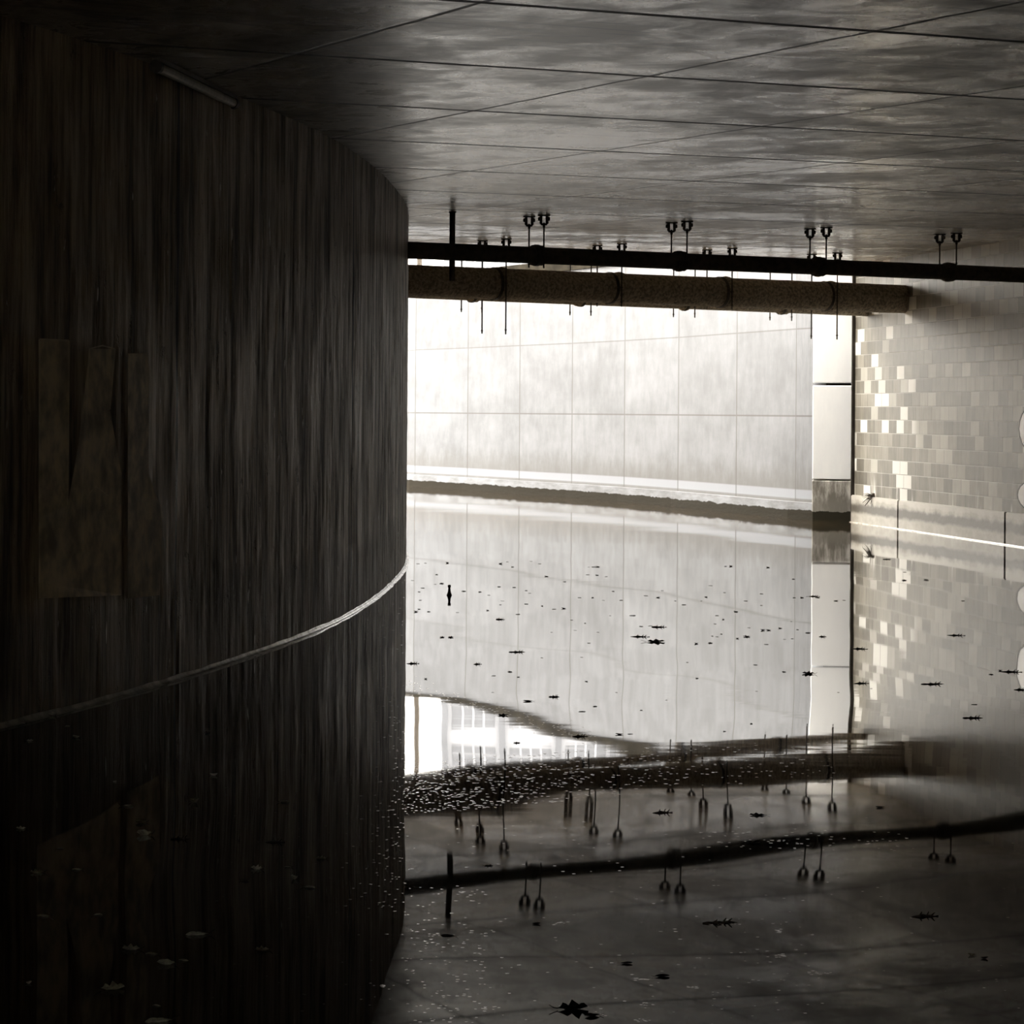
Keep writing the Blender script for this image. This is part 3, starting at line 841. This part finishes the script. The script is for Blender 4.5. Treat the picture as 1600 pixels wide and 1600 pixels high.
# dark leaves with words of their own on the bright and grey water
DL = [(699, 880, 6, 'cup', 'small dark leaf standing upright, left of the others near the far water', 1.6),
      (854, 901, 8, 'cup', 'round dark leaf alone in the bright water near the far wall', 0.8),
      (691, 996, 9, 'lobed', 'left half of a spiky dark leaf pair near the reflected wall edge', 1.4),
      (704, 996, 10, 'lobed', 'right half of a spiky dark leaf pair near the reflected wall edge', 1.4),
      (825, 1096, 16, 'broad', 'dark pointed leaf on the bright water under the joint lines', 0.8),
      (785, 1118, 18, 'lobed', 'dark spiky leaf inside the white sky reflection', 1.0),
      (678, 1099, 8, 'flat', 'tiny dark leaf at the left tip of the white sky reflection', 1.0),
      (909, 1112, 14, 'flat', 'thin dark leaf right of the white sky reflection', 0.8),
      (968, 1148, 14, 'cup', 'round dark leaf with a tail near the end of the sky reflection', 0.7),
      (808, 1161, 12, 'lobed', 'dark leaf low in the white sky reflection', 1.0),
      (985, 1147, 11, 'flat', 'slim dark leaf right of the round one with a tail', 0.7),
      (665, 1061, 6, 'cup', 'small triangular dark leaf left above the sky reflection', 1.4),
      (1263, 1053, 20, 'lobed', 'dark hump-shaped leaf at the foot of the reflected white pier', 1.3),
      (1447, 906, 8, 'cup', 'round dark speck of leaf on the grey block wall reflection', 0.8),
      (1447, 907, 10, 'flat', 'small thin leaf beside the round dark speck', 0.7),
      (1375, 1262, 14, 'cup', 'dark lump of bark on the grey water right of the pipes', 0.8),
      (1522, 1101, 12, 'flat', 'small dark leaf on the reflected block wall', 0.7),
      (1167, 995, 12, 'lobed', 'dark spiky leaf in the thick cluster left of the reflected pier', 1.2),
      (1152, 998, 6, 'cup', 'pointed dark leaf left of the spiky leaf near the pier reflection', 1.3),
      (1219, 982, 7, 'cup', 'small dark leaf right of the leaf cluster, before the pier', 1.0),
      (1165, 939, 8, 'flat', 'small dark leaf above the spiky cluster', 1.0),
      (1130, 968, 5, 'cup', 'tiny upright dark leaf left of the cluster', 1.5),
      (822, 944, 8, 'flat', 'dark arrow-like leaf in the middle of the bright water', 1.3),
      (866, 952, 8, 'flat', 'left dark leaf of a facing pair in the bright water', 1.0),
      (881, 951, 8, 'cup', 'right dark leaf of a facing pair in the bright water', 1.0),
      (1024, 1003, 30, 'lobed', 'largest dark leaf raft in the middle of the bright water', 0.8),
      (700, 1462, 26, 'flat', 'dark leaf with white bubbles below the reflected ceiling post', 1.0),
      (979, 1506, 20, 'broad', 'dark rounded leaf with a bright rim on the lower water', 1.0),
      (1035, 1526, 24, 'broad', 'dark leaf lying right below the rounded leaf on the lower water', 0.9),
      (895, 1577, 50, 'lobed', 'largest dark clump of leaf near the bottom of the frame', 1.3),
      (925, 1588, 26, 'broad', 'dark leaf stuck to the right end of the largest clump', 1.2),
      (838, 1444, 14, 'cup', 'small pale-rimmed leaf under the leftmost reflected bracket', 0.8),
      (1184, 1274, 26, 'lobed', 'ragged dark leaf between the reflected pipes', 0.7),
      (1176, 1317, 26, 'lobed', 'ragged dark leaf on the upper edge of the reflected thin pipe', 0.7),
      (763, 1353, 16, 'lobed', 'ragged dark leaf on the reflected thin pipe at left', 0.7)]
for x, y, w, k, l, tall in DL:
    leaf(x, y, w, k, True, l, None, w > 15, tall)
leaf(1518, 1493, 12, 'cup', False, 'pale crumpled leaf on dark water at lower right', None, True, 1.6)
leaf(1538, 1498, 12, 'cup', True, 'dark lump of leaf beside the pale crumpled leaf at lower right', None, False, 1.4)
TL = [(1035, 1270, 32, 'pale bent twig on the grey water between the reflected pipes'), (1494, 993, 28, 'straight dark twig on the upper block wall reflection'),
      (1343, 1014, 26, 'dark twig just right of the reflected pier base line'), (1346, 1068, 24, 'curved dark twig right of the reflected pier'),
      (1457, 1069, 38, 'long dark twig with leaves on the reflected block wall'), (1580, 1050, 34, 'dark twig near the right frame edge, uppermost there'),
      (1595, 1078, 22, 'dark forked twig touching the right frame edge'), (1520, 1122, 32, 'slender dark twig lowest on the reflected block wall'),
      (808, 1019, 26, 'straight dark twig left of centre in the bright water'), (645, 1037, 20, 'dark twig touching the reflected edge of the ribbed wall'),
      (866, 1089, 17, 'short dark twig below the bright middle water'), (746, 1038, 13, 'short dark twig near the left of the bright water'),
      (1000, 995, 30, 'dark twig left of the largest leaf raft'), (1030, 980, 24, 'dark twig above the largest leaf raft'),
      (906, 1151, 24, 'thin dark twig in the right tip of the sky reflection'), (782, 968, 14, 'bent dark twig in the bright water'),
      (1125, 1442, 56, 'long twig beaded with white bubbles on the lower water'), (1445, 1432, 44, 'faint long twig on the dark lower right water'),
      (1386, 874, 14, 'short dark twig beside the reflected wall foot'), (1272, 932, 18, 'thin dark twig across the reflected pier edge'),
      (1285, 995, 12, 'short dark twig inside the reflected white pier')]
for x, y, w, l in TL: twig(x, y, w, l)
# small dark specks, scattered as the photo shows them
SP = [(653,881),(665,880),(782,881),(793,878),(801,886),(830,877),(843,881),(645,907),(682,898),(680,913),(690,912),(660,919),(655,925),(725,924),(750,925),(657,938),(764,930),(780,917),(803,918),(822,923),(828,927),(785,939),(655,952),(650,956),(670,956),(715,957),(762,954),(809,960),(782,945),(847,947),(882,909),(920,886),(928,886),(934,886),(918,898),(933,899),(947,901),(905,934),(893,969),(926,934),(943,938),(1009,931),(958,924),(971,938),(1028,934),(1055,939),(1069,945),(1035,923),(986,962),(990,962),(953,962),(914,974),(1096,939),(862,988),(899,985),(934,988),(1002,979),(1016,978),(847,1028),(920,1005),(909,1027),(771,1056),(810,1058),(797,1050),(916,1065),(963,1082),(1041,1094),(770,1082),(930,1104),(1002,1110),(1089,1060),(1074,1035),(1088,1006),(1134,885),(1142,885),(1200,887),(1110,915),(1132,926),(1103,933),(1120,962),(1150,956),(1190,928),(1190,946),(1240,905),(1117,975),(1113,994),(1120,995),(1127,991),(1110,1005),(1170,981),(1192,985),(1201,985),(1241,934),(1253,934),(1261,932),(1277,934),(1236,971),(1246,984),(1238,998),(1226,999),(1180,1039),(1225,1050),(1197,1007),(1262,989),(1306,939),(1319,938),(1310,1082),(1361,1076),(1413,907),(1548,1054),(1563,1048),(1182,1080),(1174,1131),(1132,1143),(1505,939),(1414,894)]
sw = ['speck']
for x, y in SP:
    leaf(x, y, rng.uniform(4, 9), rng.choice(('flat', 'flat', 'cup', 'lobed')), True, 'tiny dark leaf speck floating on the bright mirror of the far water', 'dark leaf specks on the far water', False, rng.uniform(0.6, 1.4))

# dark bottle floating neck up
p = on_water(702, 930)
bt = empty('bottle', p, label='dark bottle bobbing neck up in the bright water by the left reflected wall', cat='bottle')
def lathe(bm, prof, n=20):
    rows = [[bm.verts.new((r_ * math.cos(2 * math.pi * k / n), r_ * math.sin(2 * math.pi * k / n), z)) for k in range(n)] for r_, z in prof]
    for a, b in zip(rows, rows[1:]):
        for k in range(n): bm.faces.new((a[k], a[(k + 1) % n], b[(k + 1) % n], b[k]))
    bm.faces.new(rows[0][::-1]); bm.faces.new(rows[-1])
bm = bmesh.new(); lathe(bm, [(0.026, -0.12), (0.028, -0.02), (0.026, 0.0), (0.014, 0.03), (0.0105, 0.06), (0.0105, 0.078)])
obj('bottle_body', bm, M['glass'], bt, smooth=True)
bm = bmesh.new(); lathe(bm, [(0.0135, 0.072), (0.0145, 0.076), (0.0145, 0.094), (0.012, 0.097)])
obj('cap', bm, M['black'], bt, smooth=True)

# bubbles of foam
bm = bmesh.new()
bmesh.ops.create_uvsphere(bm, u_segments=10, v_segments=6, radius=1.0)
bmesh.ops.bisect_plane(bm, geom=bm.verts[:] + bm.edges[:] + bm.faces[:], plane_co=(0, 0, -0.15), plane_no=(0, 0, 1), clear_inner=True)
bub = bpy.data.meshes.new('bubble'); bm.to_mesh(bub); bm.free(); bub.materials.append(M['bubble'])
for q in bub.polygons: q.use_smooth = True
spots = []
def scatter(n, fx, fy, r0=0.9, r1=1.8, ok=None):
    k = 0
    while k < n:
        x = fx(); y = fy(x)
        if ok and not ok(x, y): continue
        spots.append((x, y, rng.uniform(r0, r1))); k += 1
scatter(900, lambda: 630 + abs(rng.gauss(0, 190)), lambda x: rng.uniform(1190 - (x - 630) * 0.06, 1275 - (x - 630) * 0.09), 0.7, 1.5, lambda x, y: x < 1330)
scatter(120, lambda: rng.uniform(1000, 1330), lambda x: rng.uniform(1160, 1215), 0.7, 1.4)
scatter(70, lambda: rng.uniform(1080, 1430), lambda x: rng.uniform(1300, 1330), 0.8, 1.5)
scatter(260, lambda: 632 - abs(rng.gauss(0, 45)), lambda x: rng.uniform(905, 1420), 0.6, 1.2)
scatter(150, lambda: rng.uniform(632, 760), lambda x: rng.uniform(1380, 1600), 0.8, 1.6)
scatter(220, lambda: rng.uniform(600, 1300), lambda x: 1280 + 320 * rng.random(), 0.7, 1.5)
scatter(60, lambda: rng.uniform(1150, 1600), lambda x: rng.uniform(1230, 1600), 0.6, 1.3)
scatter(60, lambda: rng.uniform(330, 620), lambda x: rng.uniform(1200, 1600), 0.6, 1.1)
scatter(150, lambda: rng.uniform(636, 930), lambda x: 1072 + (x - 636) * 0.28 + rng.gauss(0, 7), 0.6, 1.1)
for cx, cy, wd in ((1280, 1520, 20), (1000, 1530, 12), (1080, 1542, 10), (1210, 1493, 18), (1215, 1455, 12), (1130, 1442, 26), (690, 1461, 20), (895, 1572, 24), (770, 1574, 12), (1003, 1594, 14), (1010, 1570, 12), (590, 1540, 12), (880, 1440, 8), (401, 1357, 10)):
    for _ in range(int(wd * 0.7)): spots.append((cx + rng.uniform(-wd, wd), cy + rng.gauss(0, 1.5), rng.uniform(0.8, 1.5)))
spots = [(x, y, r_, r_ * (1.72 * F / max(60, y - 644)) / F) for x, y, r_ in spots if y < 1604]
spots.sort(key=lambda q: -q[2])
for x, y, r_, rw in spots[:300]:
    o = bpy.data.objects.new('bubble', bub); COL.objects.link(o)
    o.location = on_water(x, y); o.scale = (rw * 2.2, rw * 2.2, rw * 0.15)
    tag(o, 'one of the larger white foam bubbles floating on the channel water', 'bubble', 'larger foam bubbles on the water')
dv = [v.co.copy() for v in bub.vertices]; df = [list(p.vertices) for p in bub.polygons]
V_, F_ = [], []
for x, y, r_, rw in spots[300:]:
    q = on_water(x, y); k = len(V_)
    V_ += [(q.x + c.x * rw * 2.2, q.y + c.y * rw * 2.2, q.z + c.z * rw * 0.15) for c in dv]
    F_ += [[k + i for i in f] for f in df]
me = bpy.data.meshes.new('foam'); me.from_pydata(V_, [], F_); me.materials.append(M['bubble'])
for q in me.polygons: q.use_smooth = True
fo = bpy.data.objects.new('foam', me); COL.objects.link(fo)
tag(fo, 'fine white specks of foam scattered over the dark channel water', 'foam', kind='stuff')
